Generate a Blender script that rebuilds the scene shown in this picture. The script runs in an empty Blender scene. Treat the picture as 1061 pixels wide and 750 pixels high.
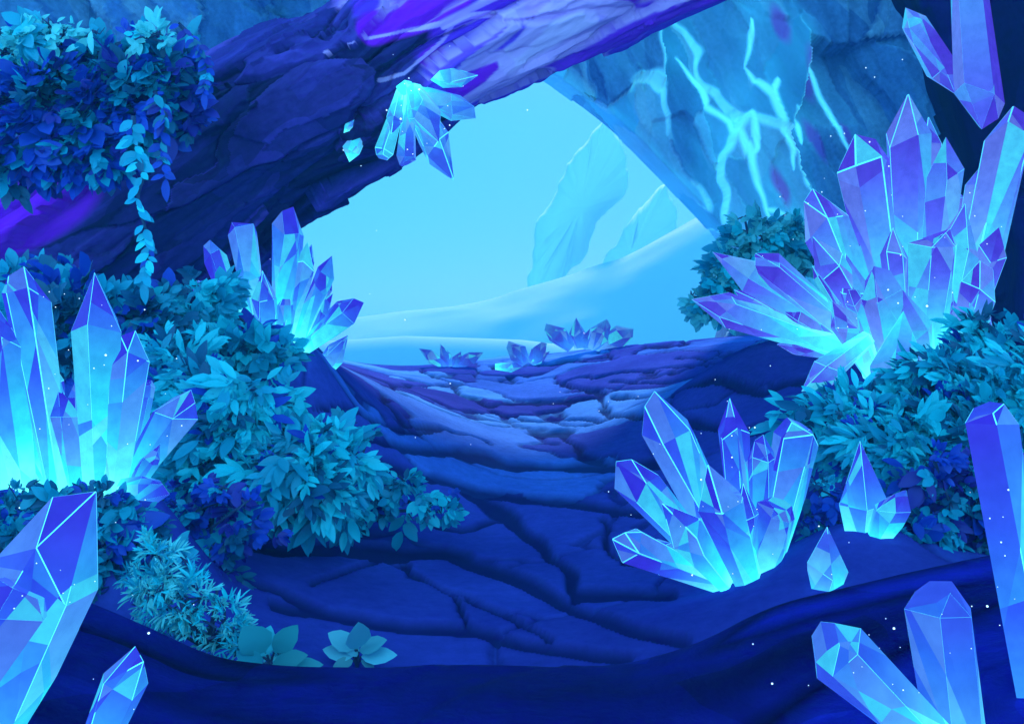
import bpy, bmesh, math, random
import numpy as np
from mathutils import Vector, Matrix

sc = bpy.context.scene
col = sc.collection
F, CX, HZ, CZ = 900.0, 530.5, 330.0, 1.6        # focal length in photo pixels, principal column, horizon row, eye height


def P(px, py, Y):
    return Vector(((px - CX) / F * Y, Y, CZ + (HZ - py) / F * Y))


# ------------------------------------------------------------------ helpers
def tag(o, label=None, cat=None, group=None, kind=None):
    if label: o['label'] = label
    if cat: o['category'] = cat
    if group: o['group'] = group
    if kind: o['kind'] = kind
    return o


def empty(name, loc, label, cat, group=None):
    o = bpy.data.objects.new(name, None)
    o.empty_display_size = .1
    col.objects.link(o)
    o.location = loc
    return tag(o, label, cat, group)


def link_mesh(name, me, mats, parent=None):
    o = bpy.data.objects.new(name, me)
    for m in mats: me.materials.append(m)
    col.objects.link(o)
    if parent is not None: o.parent = parent
    return o


def hash3(ix, iy, iz, seed):
    h = (ix * 374761393 + iy * 668265263 + iz * 2147483647 + seed * 974634777) & 0xffffffff
    h = ((h ^ (h >> 13)) * 1274126177) & 0xffffffff
    h = h ^ (h >> 16)
    return (h & 0xffffff) / float(0xffffff)


def vnoise(p, seed=0):
    p = np.asarray(p, dtype=np.float64)
    i = np.floor(p).astype(np.int64)
    f = p - i
    f = f * f * (3 - 2 * f)
    out = 0
    for dx in (0, 1):
        for dy in (0, 1):
            for dz in (0, 1):
                w = (f[:, 0] if dx else 1 - f[:, 0]) * (f[:, 1] if dy else 1 - f[:, 1]) * (f[:, 2] if dz else 1 - f[:, 2])
                out = out + w * hash3(i[:, 0] + dx, i[:, 1] + dy, i[:, 2] + dz, seed)
    return out * 2 - 1


def fbm(p, seed=0, oct=4):
    p = np.asarray(p, dtype=np.float64)
    s, a, t = 0, 1.0, 0
    for k in range(oct):
        s = s + a * vnoise(p * (2 ** k), seed + k * 17)
        t += a
        a *= .5
    return s / t


def ridged(p, seed=0, oct=3):
    s, a, t = 0, 1.0, 0
    for k in range(oct):
        s = s + a * (1 - 2 * np.abs(vnoise(np.asarray(p) * (2 ** k), seed + k * 31)))
        t += a
        a *= .5
    return s / t


def cells(q, seed=0, tilt=.5):
    """broken rock: every Voronoi cell is a tilted plane. Returns height, tone, distance between the two nearest seeds."""
    q = np.asarray(q, float)
    i0 = np.floor(q).astype(np.int64)
    n = len(q)
    f1, f2 = np.full(n, 9e9), np.full(n, 9e9)
    hh, tn = np.zeros(n), np.zeros(n)
    for dx in (-1, 0, 1):
        for dy in (-1, 0, 1):
            for dz in (-1, 0, 1):
                ix, iy, iz = i0[:, 0] + dx, i0[:, 1] + dy, i0[:, 2] + dz
                r = [hash3(ix, iy, iz, seed + k * 53) for k in range(8)]
                d = q - np.column_stack([ix + .1 + .8 * r[0], iy + .1 + .8 * r[1], iz + .1 + .8 * r[2]])
                dd = (d * d).sum(1)
                near = dd < f1
                f2 = np.where(near, f1, np.minimum(f2, dd))
                h = (r[3] - .5) + tilt * ((r[4] - .5) * d[:, 0] + (r[5] - .5) * d[:, 1] + (r[6] - .5) * d[:, 2]) * 2
                hh = np.where(near, h, hh)
                tn = np.where(near, r[7], tn)
                f1 = np.where(near, dd, f1)
    return hh, tn, np.sqrt(f2) - np.sqrt(f1)


def grid_mesh(name, pts, nu, nv, mats, close_v=False, smooth=True, attrs=None, parent=None):
    """pts: (nu*nv,3) row-major u,v."""
    faces = []
    for a in range(nu - 1):
        for b in range(nv if close_v else nv - 1):
            b2 = (b + 1) % nv
            faces.append((a * nv + b, (a + 1) * nv + b, (a + 1) * nv + b2, a * nv + b2))
    me = bpy.data.meshes.new(name)
    me.from_pydata([tuple(p) for p in pts], [], faces)
    if smooth:
        me.polygons.foreach_set('use_smooth', [True] * len(me.polygons))
    for k, v in (attrs or {}).items():
        at = me.attributes.new(k, 'FLOAT', 'POINT')
        at.data.foreach_set('value', np.asarray(v, dtype=np.float32))
    me.update()
    return link_mesh(name, me, mats, parent)


def poly_dist(q, line):
    """distance from points q (n,2) to a polyline."""
    best = np.full(len(q), 1e9)
    for (x0, y0), (x1, y1) in zip(line[:-1], line[1:]):
        a = np.array((x0, y0), float)
        d = np.array((x1 - x0, y1 - y0), float)
        t = np.clip(((q - a) @ d) / max(d @ d, 1e-9), 0, 1)
        best = np.minimum(best, np.hypot(*(q - (a + t[:, None] * d)).T))
    return best


def poly_taper(q, line):
    """distance to a polyline and a width factor that thins out towards both ends."""
    seg = [math.hypot(b[0] - a[0], b[1] - a[1]) for a, b in zip(line[:-1], line[1:])]
    tot, acc = sum(seg), 0
    best, fr = np.full(len(q), 1e9), np.zeros(len(q))
    for (a, b), l in zip(zip(line[:-1], line[1:]), seg):
        a0, d = np.array(a, float), np.array((b[0] - a[0], b[1] - a[1]), float)
        t = np.clip(((q - a0) @ d) / max(d @ d, 1e-9), 0, 1)
        ds = np.hypot(*(q - (a0 + t[:, None] * d)).T)
        m = ds < best
        best = np.where(m, ds, best)
        fr = np.where(m, (acc + t * l) / tot, fr)
        acc += l
    return best, .12 + .88 * np.sin(np.clip(fr, 0, 1) * math.pi) ** .6


def catmull(pts, n):
    pts = np.asarray(pts, float)
    ext = np.vstack([2 * pts[0] - pts[1], pts, 2 * pts[-1] - pts[-2]])
    out = []
    m = len(pts) - 1
    for s in np.linspace(0, m, n):
        k = min(int(s), m - 1)
        t = s - k
        p0, p1, p2, p3 = ext[k:k + 4]
        out.append(.5 * ((2 * p1) + (p2 - p0) * t + (2 * p0 - 5 * p1 + 4 * p2 - p3) * t * t + (3 * p1 - p0 - 3 * p2 + p3) * t ** 3))
    return np.array(out)


# ------------------------------------------------------------------ materials
class NT:
    def __init__(self, name):
        self.m = bpy.data.materials.new(name)
        self.m.use_nodes = True
        self.t = self.m.node_tree
        self.t.nodes.clear()
        self.out = self.t.nodes.new('ShaderNodeOutputMaterial')

    def n(self, kind, ins=None, **kw):
        nd = self.t.nodes.new('ShaderNode' + kind)
        for k, v in kw.items(): setattr(nd, k, v)
        for k, v in (ins or {}).items():
            s = nd.inputs[k]
            if isinstance(v, bpy.types.NodeSocket): self.t.links.new(v, s)
            else: s.default_value = v
        return nd

    def math(self, op, a, b=None, c=None, clamp=False):
        nd = self.t.nodes.new('ShaderNodeMath')
        nd.operation = op
        nd.use_clamp = clamp
        for i, v in enumerate((a, b, c)):
            if v is None: continue
            if isinstance(v, bpy.types.NodeSocket): self.t.links.new(v, nd.inputs[i])
            else: nd.inputs[i].default_value = v
        return nd.outputs[0]

    def mix(self, fac, a, b, blend='MIX'):
        nd = self.t.nodes.new('ShaderNodeMix')
        nd.data_type = 'RGBA'
        nd.blend_type = blend
        for s, v in ((nd.inputs[0], fac), (nd.inputs[6], a), (nd.inputs[7], b)):
            if isinstance(v, bpy.types.NodeSocket): self.t.links.new(v, s)
            else: s.default_value = v if not isinstance(v, tuple) or len(v) == 4 else (*v, 1)
        return nd.outputs[2]

    def ramp(self, fac, stops, interp='LINEAR'):
        nd = self.t.nodes.new('ShaderNodeValToRGB')
        nd.color_ramp.interpolation = interp
        el = nd.color_ramp.elements
        while len(el) > 1: el.remove(el[-1])
        el[0].position, el[0].color = stops[0][0], (*stops[0][1], 1)
        for p, c in stops[1:]:
            e = el.new(p)
            e.color = (*c, 1)
        self.t.links.new(fac, nd.inputs[0])
        return nd.outputs[0]

    def surf(self, color, rough=.8, emis=None, estr=0.0, normal=None, spec=.5):
        b = self.n('BsdfPrincipled')
        for k, v in (('Base Color', color), ('Roughness', rough), ('Emission Color', emis), ('Emission Strength', estr), ('Normal', normal), ('Specular IOR Level', spec)):
            if v is None: continue
            if isinstance(v, bpy.types.NodeSocket): self.t.links.new(v, b.inputs[k])
            else: b.inputs[k].default_value = v if not isinstance(v, tuple) or len(v) == 4 else (*v, 1)
        self.t.links.new(b.outputs[0], self.out.inputs[0])
        self.b = b
        return self.m


def streak_coords(N, rot_y, across, along, warp=.35):
    """object coordinates turned about Y so that the grain runs along local Z, squeezed along it, warped."""
    tc = N.n('TexCoord')
    mp = N.n('Mapping', {'Vector': tc.outputs['Object'], 'Rotation': (0, rot_y, 0)})
    nz = N.n('TexNoise', {'Vector': mp.outputs[0], 'Scale': 1.3, 'Detail': 3.0})
    off = N.n('VectorMath', {0: nz.outputs['Color'], 1: (.5, .5, .5)}, operation='SUBTRACT')
    off2 = N.n('VectorMath', {0: off.outputs[0], 'Scale': warp}, operation='SCALE')
    ad = N.n('VectorMath', {0: mp.outputs[0], 1: off2.outputs[0]}, operation='ADD')
    sq = N.n('VectorMath', {0: ad.outputs[0], 1: (across, across * .6, along)}, operation='MULTIPLY')
    return tc, sq.outputs[0]


def rock_bump(N, vec, scale, strength, dist):
    nz = N.n('TexNoise', {'Vector': vec, 'Scale': scale, 'Detail': 8.0, 'Roughness': .62})
    return N.n('Bump', {'Height': nz.outputs[0], 'Strength': strength, 'Distance': dist}).outputs[0]


def rock_mat(name, rot_y, across, along, tones, bump=.45, rough=.75, warp=.25, extra=None):
    N = NT(name)
    tc, v = streak_coords(N, rot_y, across, along, warp)
    tone = N.n('Attribute', attribute_name='tone').outputs['Fac']
    c = N.ramp(tone, tones, 'LINEAR')
    v2 = N.n('TexVoronoi', {'Vector': v, 'Scale': 1.6})
    g2 = N.n('SeparateColor', {0: v2.outputs['Color']})
    c2 = N.ramp(g2.outputs[1], tones, 'CONSTANT')
    c = N.mix(.3, c, c2)
    st = N.n('TexNoise', {'Vector': v, 'Scale': 3.0, 'Detail': 7.0, 'Roughness': .65})
    c = N.mix(.5, c, N.ramp(st.outputs[0], [(.28, (.5, .5, .56)), (.72, (1.4, 1.4, 1.3))]), 'MULTIPLY')
    fine = N.n('TexNoise', {'Vector': tc.outputs['Object'], 'Scale': 14.0, 'Detail': 6.0})
    c = N.mix(.4, c, N.ramp(fine.outputs[0], [(.3, (.55, .55, .6)), (.7, (1.3, 1.3, 1.25))]), 'MULTIPLY')
    if extra: c, em, es = extra(N, c, v, tc)
    else: em, es = None, 0.0
    nrm = rock_bump(N, v, 4.0, bump, .10)
    return N.surf(c, rough, em, es, nrm, .05)


# -------- crystal materials: colour zoning from root to point, every facet its own tint
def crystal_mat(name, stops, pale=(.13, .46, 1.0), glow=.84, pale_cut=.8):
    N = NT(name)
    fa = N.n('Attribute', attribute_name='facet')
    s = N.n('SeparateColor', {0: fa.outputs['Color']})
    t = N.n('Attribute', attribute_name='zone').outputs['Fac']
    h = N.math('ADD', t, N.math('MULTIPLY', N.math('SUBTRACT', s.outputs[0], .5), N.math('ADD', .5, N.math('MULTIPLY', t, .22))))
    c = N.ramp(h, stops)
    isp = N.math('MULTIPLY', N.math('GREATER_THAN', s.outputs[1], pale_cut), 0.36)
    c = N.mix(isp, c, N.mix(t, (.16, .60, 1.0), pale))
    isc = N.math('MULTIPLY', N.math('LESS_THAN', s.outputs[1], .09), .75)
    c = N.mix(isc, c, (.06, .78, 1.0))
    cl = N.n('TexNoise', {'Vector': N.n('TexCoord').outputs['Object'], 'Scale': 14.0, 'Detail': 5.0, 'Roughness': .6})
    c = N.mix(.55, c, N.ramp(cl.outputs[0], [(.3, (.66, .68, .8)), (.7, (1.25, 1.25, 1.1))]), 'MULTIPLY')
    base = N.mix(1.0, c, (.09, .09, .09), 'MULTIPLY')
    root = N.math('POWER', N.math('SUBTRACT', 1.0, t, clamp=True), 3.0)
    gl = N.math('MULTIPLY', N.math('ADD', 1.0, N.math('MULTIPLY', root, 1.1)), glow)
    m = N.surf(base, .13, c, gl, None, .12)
    return m


def flat_mat(name, c, rough=.5, em=None, es=0.0):
    return NT(name).surf(c, rough, em, es)


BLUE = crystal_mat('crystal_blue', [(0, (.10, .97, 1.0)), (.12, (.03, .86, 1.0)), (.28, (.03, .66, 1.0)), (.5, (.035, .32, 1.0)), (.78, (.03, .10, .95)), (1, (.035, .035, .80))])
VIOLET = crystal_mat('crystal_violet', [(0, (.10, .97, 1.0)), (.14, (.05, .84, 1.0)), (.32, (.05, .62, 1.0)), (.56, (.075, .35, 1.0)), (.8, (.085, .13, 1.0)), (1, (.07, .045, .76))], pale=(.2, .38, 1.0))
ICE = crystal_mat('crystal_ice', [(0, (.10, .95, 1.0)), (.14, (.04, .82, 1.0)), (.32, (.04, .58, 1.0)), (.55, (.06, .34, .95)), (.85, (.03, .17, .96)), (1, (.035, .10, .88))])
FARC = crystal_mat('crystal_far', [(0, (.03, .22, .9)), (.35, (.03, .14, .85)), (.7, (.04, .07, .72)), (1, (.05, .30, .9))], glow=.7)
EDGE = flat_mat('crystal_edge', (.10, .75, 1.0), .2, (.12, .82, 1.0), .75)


# ------------------------------------------------------------------ crystals
def crystal_mesh(name, B, T, r, style, seed, z0=0.0, z1=1.0, edge=.07, cuts=4, sides=None):
    """closed faceted crystal from root B to point T (local coords)."""
    R = random.Random(seed)
    ax = (T - B)
    L = ax.length
    a = ax / L
    e1 = a.cross(Vector((0, 1, 0)))
    if e1.length < .2: e1 = a.cross(Vector((1, 0, 0)))
    e1.normalize()
    e2 = a.cross(e1).normalized()
    n = sides or R.choice((5, 6, 6))
    ph = R.uniform(0, 6.28)
    pts = []

    def ring(t, rad, jt, jr, tilt=(0, 0)):
        for k in range(n):
            an = ph + 2 * math.pi * k / n + R.uniform(-.16, .16)
            rr = rad * (1 + R.uniform(-jr, jr))
            tt = t + R.uniform(-jt, jt) + tilt[0] * math.cos(an) + tilt[1] * math.sin(an)
            pts.append(B + a * (L * tt) + e1 * (rr * math.cos(an)) + e2 * (rr * .9 * math.sin(an)))
    asp = min(1.0, r / L)
    if style == 'double':
        style = 'point'
        pts.append(B.copy())
        ring(min(.3, asp * 1.3), r * .85, asp * .3, .1)
    else:
        ring(0, r * .52, 0, .08)
    ring(.45, r * .86, .08, .10)
    if style == 'flat':
        ring(1 - asp * .55, r * 1.0, asp * .25, .08)
        ring(1.0 - asp * .08, r * .62, 0, .10, (R.uniform(-.3, .3) * asp, R.uniform(-.3, .3) * asp))
    elif style == 'chisel':
        ring(1 - asp * 1.5, r * 1.0, asp * .5, .10)
        sgn = R.choice((-1, 1))
        pts.append(T + e1 * (r * .12 * sgn))
        pts.append(T - a * (r * .35) - e1 * (r * .50 * sgn) + e2 * (r * .25))
        pts.append(T - a * (r * .15) + e1 * (r * .10 * sgn) - e2 * (r * .22))
    else:
        ring(1 - asp * 2.1, r * 1.0, asp * .6, .10)
        pts.append(T)
    bm = bmesh.new()
    vs = [bm.verts.new(p) for p in pts]
    res = bmesh.ops.convex_hull(bm, input=vs)
    junk = [v for v in bm.verts if not v.link_faces]
    if junk: bmesh.ops.delete(bm, geom=junk, context='VERTS')
    bmesh.ops.dissolve_limit(bm, angle_limit=math.radians(9), verts=bm.verts[:], edges=bm.edges[:])
    # growth planes: coplanar cuts that give a face patches of a different tint
    for k in range(cuts):
        t = R.uniform(.12, .92)
        no = (a * R.uniform(.1, .42) + e1 * R.uniform(-1, 1) + e2 * R.uniform(-1, 1)).normalized()
        bmesh.ops.bisect_plane(bm, geom=bm.verts[:] + bm.edges[:] + bm.faces[:], dist=1e-5, plane_co=B + a * (L * t), plane_no=no)
    bmesh.ops.recalc_face_normals(bm, faces=bm.faces[:])
    # bevelled edges with rim light put in as bright colour and glow
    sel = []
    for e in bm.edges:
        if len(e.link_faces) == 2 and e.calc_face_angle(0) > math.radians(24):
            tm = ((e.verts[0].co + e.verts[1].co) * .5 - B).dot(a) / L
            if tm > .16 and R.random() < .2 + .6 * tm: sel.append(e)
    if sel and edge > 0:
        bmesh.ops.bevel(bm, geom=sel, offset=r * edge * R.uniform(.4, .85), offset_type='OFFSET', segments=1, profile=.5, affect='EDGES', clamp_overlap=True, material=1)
    me = bpy.data.meshes.new(name)
    bm.to_mesh(me)
    bm.free()
    zt = me.attributes.new('zone', 'FLOAT', 'POINT')
    zt.data.foreach_set('value', [z0 + (z1 - z0) * ((v.co - B).dot(a) / L) for v in me.vertices])
    fc = me.attributes.new('facet', 'FLOAT_COLOR', 'CORNER')
    buf = []
    for p in me.polygons:
        # bright-side and dark-side shading put into the tint by facet turn, plus chance
        tr = .5 + .26 * p.normal.dot(e1) + R.uniform(-.40, .40)
        c = (min(1, max(0, tr)), R.random(), R.random(), 1)
        buf += list(c) * p.loop_total
    fc.data.foreach_set('color', buf)
    return me


SEED = [100]


def cluster(name, label, cat, base, crystals, mat, group=None, edge=.07, spread=.22, z0=0.0, part='crystal'):
    bx, by, Y = base
    root = P(bx, by, Y)
    single = len(crystals) == 1
    if not single:
        o = empty(name, root, label, cat, group)
    crystals = list(crystals)
    if len(crystals) >= 6 and mat is not FARC:
        Rf = random.Random(int(bx * 7 + by))
        for (x0, y0, x1, y1, w, style, *rest) in list(crystals):
            # slimmer neighbours grown against the main shards
            for k in ((0, 1) if mat is VIOLET or len(crystals) < 7 else (Rf.randrange(2),)):
                if Rf.random() < .35 or math.hypot(x1 - x0, y1 - y0) < 105: continue
                an = Rf.uniform(.05, .20) * (1 if k else -1)
                f = Rf.uniform(.45, .82)
                dx, dy = (x1 - x0) * f, (y1 - y0) * f
                dx, dy = dx * math.cos(an) - dy * math.sin(an), dx * math.sin(an) + dy * math.cos(an)
                sx = Rf.uniform(-.25, .25) * w
                L0 = math.hypot(dx, dy) / F * Y
                crystals.append((x0 + sx, y0, x0 + sx + dx, y0 + dy, w * Rf.uniform(.38, .55), Rf.choice(('point', 'chisel', 'point')), (rest[0] if rest else 0) + .25 * w / F * Y, (rest[1] if rest else 0) + Rf.uniform(.05, .3) * L0))
    for c in crystals:
        x0, y0, x1, y1, w, style = c[:6]
        dy0, dy1 = (c[6], c[7]) if len(c) > 7 else (None, None)
        SEED[0] += 1
        R = random.Random(SEED[0] * 7)
        L = math.hypot(x1 - x0, y1 - y0) / F * Y
        if dy0 is None:
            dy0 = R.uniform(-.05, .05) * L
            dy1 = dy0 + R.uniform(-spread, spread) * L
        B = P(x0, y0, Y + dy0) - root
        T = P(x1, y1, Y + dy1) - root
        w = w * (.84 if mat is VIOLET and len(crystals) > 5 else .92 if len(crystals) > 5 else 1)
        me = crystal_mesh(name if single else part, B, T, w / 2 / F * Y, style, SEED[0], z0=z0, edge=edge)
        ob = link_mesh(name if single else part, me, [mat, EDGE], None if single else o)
        if single:
            ob.location = root
            tag(ob, label, cat, group)
            return ob
    return o


# ------------------------------------------------------------------ ground heights (thin-plate through contact points)
CTRL = [(530, 690, 4.0), (530, 600, 5.4), (530, 520, 7.6), (530, 450, 10.8), (530, 402, 15), (560, 368, 19.5),
        (700, 610, 5.0), (770, 604, 4.6), (870, 566, 4.8), (960, 592, 4.4), (1061, 566, 4.6), (850, 608, 4.1),
        (850, 405, 9.5), (720, 352, 17), (800, 365, 13), (930, 415, 7.0), (1090, 400, 7.0), (650, 440, 11), (700, 500, 7.6),
        (820, 470, 7.0), (1000, 350, 11), (620, 360, 19.5),
        (100, 520, 4.6), (-60, 500, 4.6), (200, 600, 4.5), (300, 590, 5.0), (400, 510, 7.2), (285, 362, 7.4), (345, 395, 8.0),
        (400, 388, 14.5), (470, 378, 18), (180, 350, 7.3), (0, 350, 7.6), (250, 470, 6.6), (120, 420, 6.4), (300, 650, 4.3), (400, 690, 4.0),
        (200, 690, 3.7), (760, 680, 3.7), (1000, 650, 3.6)]
cp = np.array([tuple(P(*c)) for c in CTRL])
extra = np.array([(0, 26, .1), (-8, 26, .3), (9, 26, .7), (0, 34, -2.2), (-14, 34, -1.5), (16, 34, -1.5), (-9, 8, 2.2), (9, 8, 2.2), (-9, 4, 1.6), (9, 4, 1.4),
                  (0, 2.4, -.1), (-3, 2.4, .3), (3, 2.4, .3), (-14, 16, 2.6), (15, 16, 2.8)], float)
cp = np.vstack([cp, extra])


def tps_k(d2):
    d2 = np.maximum(d2, 1e-12)
    return .5 * d2 * np.log(d2)


_w = np.column_stack([cp[:, 0], np.log(cp[:, 1]) * 6])
_d2 = ((_w[:, None, :] - _w[None, :, :]) ** 2).sum(-1)
_n = len(cp)
_A = np.zeros((_n + 3, _n + 3))
_A[:_n, :_n] = tps_k(_d2) + np.eye(_n) * .05
_A[:_n, _n] = 1; _A[:_n, _n + 1:] = _w
_A[_n, :_n] = 1; _A[_n + 1:, :_n] = _w.T
_sol = np.linalg.solve(_A, np.concatenate([cp[:, 2], np.zeros(3)]))


def gz(X, Y):
    q = np.column_stack([X, np.log(np.maximum(Y, .5)) * 6])
    d2 = ((q[:, None, :] - _w[None, :, :]) ** 2).sum(-1)
    return tps_k(d2) @ _sol[:_n] + _sol[_n] + q @ _sol[_n + 1:]


def ground_z(x, y): return float(gz(np.array([x]), np.array([y]))[0])


def build_floor():
    nu, nv = 620, 560
    Ys = np.exp(np.linspace(math.log(2.3), math.log(36), nu))
    s = np.linspace(-1, 1, nv)
    YY = np.repeat(Ys, nv)
    SS = np.tile(s, nu)
    XX = SS * (2.2 + YY * .82)
    Z = np.concatenate([gz(XX[i:i + 20000], YY[i:i + 20000]) for i in range(0, len(XX), 20000)])
    Z = np.clip(Z, -3, 4)
    px = CX + XX / YY * F
    py = HZ + (CZ - Z) / YY * F
    q = np.column_stack([px, py])
    q = q + np.column_stack([fbm(np.column_stack([XX * 2.5, YY * 1.6, 0 * XX]), 5, 3) * 14, fbm(np.column_stack([XX * 2.5, YY * 1.6, 0 * XX + 9]), 8, 3) * 4])
    cracks = [(3, [(741, 342), (700, 356), (672, 359), (659, 354)]), (2, [(795, 352), (778, 364), (734, 371), (710, 369)]),
              (3, [(860, 372), (812, 386), (754, 408), (700, 410), (640, 413)]), (2, [(751, 376), (700, 381), (660, 384), (577, 394)]),
              (2.5, [(618, 357), (632, 369), (557, 377), (503, 379)]), (3.5, [(577, 394), (611, 404), (630, 407)]),
              (3.5, [(469, 399), (499, 418), (557, 416), (632, 412)]), (5, [(625, 408), (635, 430), (662, 441), (700, 450), (800, 452)]),
              (2.5, [(503, 423), (544, 435), (635, 436)]), (3, [(391, 406), (418, 437), (466, 444), (510, 461)]),
              (6, [(550, 446), (584, 448), (605, 471), (630, 476)]), (5, [(330, 446), (408, 445), (459, 445)]),
              (8, [(370, 470), (476, 467), (530, 481), (577, 484), (650, 480), (700, 478)]), (3, [(700, 430), (790, 425), (870, 400)]),
              (11, [(300, 560), (340, 567), (412, 574), (462, 572), (513, 592), (563, 613), (614, 635), (664, 653), (710, 662)]),
              (10, [(484, 509), (527, 538), (563, 563), (588, 595), (599, 613), (700, 614)]), (9, [(400, 492), (462, 498), (527, 516), (592, 520), (664, 531)]),
              (4, [(419, 584), (459, 617), (488, 649)]), (4.5, [(473, 620), (527, 638), (570, 660)]), (4, [(330, 604), (398, 581)]),
              (10, [(280, 625), (340, 635), (412, 649), (491, 651), (542, 667), (650, 680)]), (7, [(210, 556), (288, 570), (360, 572)]),
              (7, [(200, 594), (288, 610), (360, 642)]), (5, [(620, 540), (640, 580), (690, 585)]), (5, [(440, 540), (484, 548), (520, 540)]),
              (3, [(440, 384), (469, 399)]), (2.5, [(400, 400), (469, 400)]), (2.5, [(635, 395), (690, 396), (740, 390)])]
    crack = np.zeros(len(q))
    for w, line in cracks:
        w = w * .8
        d = poly_dist(q, line)
        crack = np.maximum(crack, np.clip(1 - d / w, 0, 1) ** .7)
    # low mounds the clusters are rooted in
    for c_, h_, sg in ((P(285, 362, 7.4), .30, .6), (P(900, 562, 4.5), .20, .32), (P(930, 415, 7.0), .16, .8), (P(925, 446, 6.2), .22, .35), (P(800, 330, 10.5), .6, .9), (P(150, 520, 4.3), .40, .22)):
        Z = Z + h_ * np.exp(-((XX - c_.x) ** 2 + (YY - c_.y) ** 2) / (2 * sg * sg))
    # flat slabs between them
    wr = np.column_stack([fbm(np.column_stack([XX * .9, YY * .7, 0 * XX]), 3, 4), fbm(np.column_stack([XX * .9, YY * .7, 0 * XX + 5]), 4, 4), 0 * XX])
    h1, tone, edge = cells(np.column_stack([XX / 2.3 + YY * .10, YY / 1.7, 0 * XX]) + wr * .5, 83, .25)
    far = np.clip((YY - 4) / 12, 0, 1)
    crack = np.clip(crack * 1.8, 0, 1)
    crack = np.maximum(crack, np.clip((.036 - edge) / .018, 0, 1) * (.55 + .3 * far))
    n1 = fbm(np.column_stack([XX * 2.2, YY * 1.8, 0 * XX]), 13, 5)
    depth = .03 + .003 * YY
    tone = np.clip(tone * .75 + .38 * far, 0, 1)          # brighter light towards the mouth, put into the stone tone
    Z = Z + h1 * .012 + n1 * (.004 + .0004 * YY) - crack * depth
    Z = Z - np.clip(3.6 - YY, 0, 1) * .7
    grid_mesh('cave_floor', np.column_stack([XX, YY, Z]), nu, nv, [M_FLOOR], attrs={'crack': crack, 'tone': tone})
    tag(bpy.data.objects['cave_floor'], 'cracked blue stone floor running from the dark ledge to the glowing cave mouth', 'cave floor', None, 'structure')


def floor_mat():
    N = NT('floor_stone')
    tc = N.n('TexCoord')
    tone = N.n('Attribute', attribute_name='tone').outputs['Fac']
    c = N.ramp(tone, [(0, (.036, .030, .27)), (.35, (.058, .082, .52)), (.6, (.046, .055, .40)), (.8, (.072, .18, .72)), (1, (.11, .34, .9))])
    blot = N.n('TexNoise', {'Vector': tc.outputs['Object'], 'Scale': .9, 'Detail': 4.0})
    c = N.mix(.6, c, N.ramp(blot.outputs[0], [(.35, (.6, .6, .7)), (.65, (1.3, 1.35, 1.2))]), 'MULTIPLY')
    fine = N.n('TexNoise', {'Vector': tc.outputs['Object'], 'Scale': 12.0, 'Detail': 9.0, 'Roughness': .7})
    c = N.mix(.55, c, N.ramp(fine.outputs[0], [(.3, (.65, .65, .7)), (.7, (1.25, 1.25, 1.2))]), 'MULTIPLY')
    k = N.n('Attribute', attribute_name='crack').outputs['Fac']
    c = N.mix(N.math('MULTIPLY', k, .85), c, (.010, .010, .09))
    return N.surf(c, .78, None, 0, rock_bump(N, tc.outputs['Object'], 9.0, .3, .025), 0.0)


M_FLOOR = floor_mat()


# ------------------------------------------------------------------ rocks
def arch_extra(N, c, v, tc):
    """amethyst seams: violet bodies bounded by pale lilac veins, towards the arch's crown"""
    at = lambda k: N.n('Attribute', attribute_name=k).outputs['Fac']
    tone = at('tone')
    st = N.n('TexNoise', {'Vector': v, 'Scale': 3.0, 'Detail': 7.0, 'Roughness': .65})
    grain = N.ramp(st.outputs[0], [(.28, (.6, .6, .7)), (.72, (1.35, 1.35, 1.25))])
    body = N.ramp(tone, [(0, (.10, .02, .55)), (.35, (.30, .03, .78)), (.6, (.16, .05, .72)), (.8, (.40, .12, .86)), (1, (.66, .38, .95))])
    c = N.mix(at('seam'), c, N.mix(.4, body, grain, 'MULTIPLY'))
    c = N.mix(at('violet'), c, N.mix(.4, (.34, .010, .72, 1), grain, 'MULTIPLY'))
    c = N.mix(at('pale'), c, N.mix(.5, (.85, .56, .95, 1), grain, 'MULTIPLY'))
    c = N.mix(N.math('MULTIPLY', at('vein'), .9), c, (.80, .46, .94))
    return c, None, 0.0


M_ARCH = rock_mat('arch_rock', math.radians(-57), 3.6, .5,
                  [(0, (.016, .012, .08)), (.25, (.02, .016, .11)), (.4, (.045, .036, .28)), (.6, (.12, .07, .52)), (.68, (.024, .018, .12)), (.85, (.05, .036, .3)), (1, (.24, .13, .70))], bump=.22, extra=arch_extra)
M_LEFT = rock_mat('left_rock', math.radians(-45), 1.9, .5,
                  [(0, (.05, .03, .26)), (.3, (.09, .06, .46)), (.6, (.04, .02, .17)), (.8, (.13, .08, .58))])


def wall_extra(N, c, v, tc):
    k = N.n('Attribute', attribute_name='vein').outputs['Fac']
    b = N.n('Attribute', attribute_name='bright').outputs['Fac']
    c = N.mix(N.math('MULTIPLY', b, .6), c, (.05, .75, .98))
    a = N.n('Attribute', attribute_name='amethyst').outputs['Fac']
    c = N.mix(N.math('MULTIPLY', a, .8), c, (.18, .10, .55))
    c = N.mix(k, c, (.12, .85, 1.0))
    return c, c, N.math('ADD', N.math('MULTIPLY', k, .5), N.math('MULTIPLY', b, .3))


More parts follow.
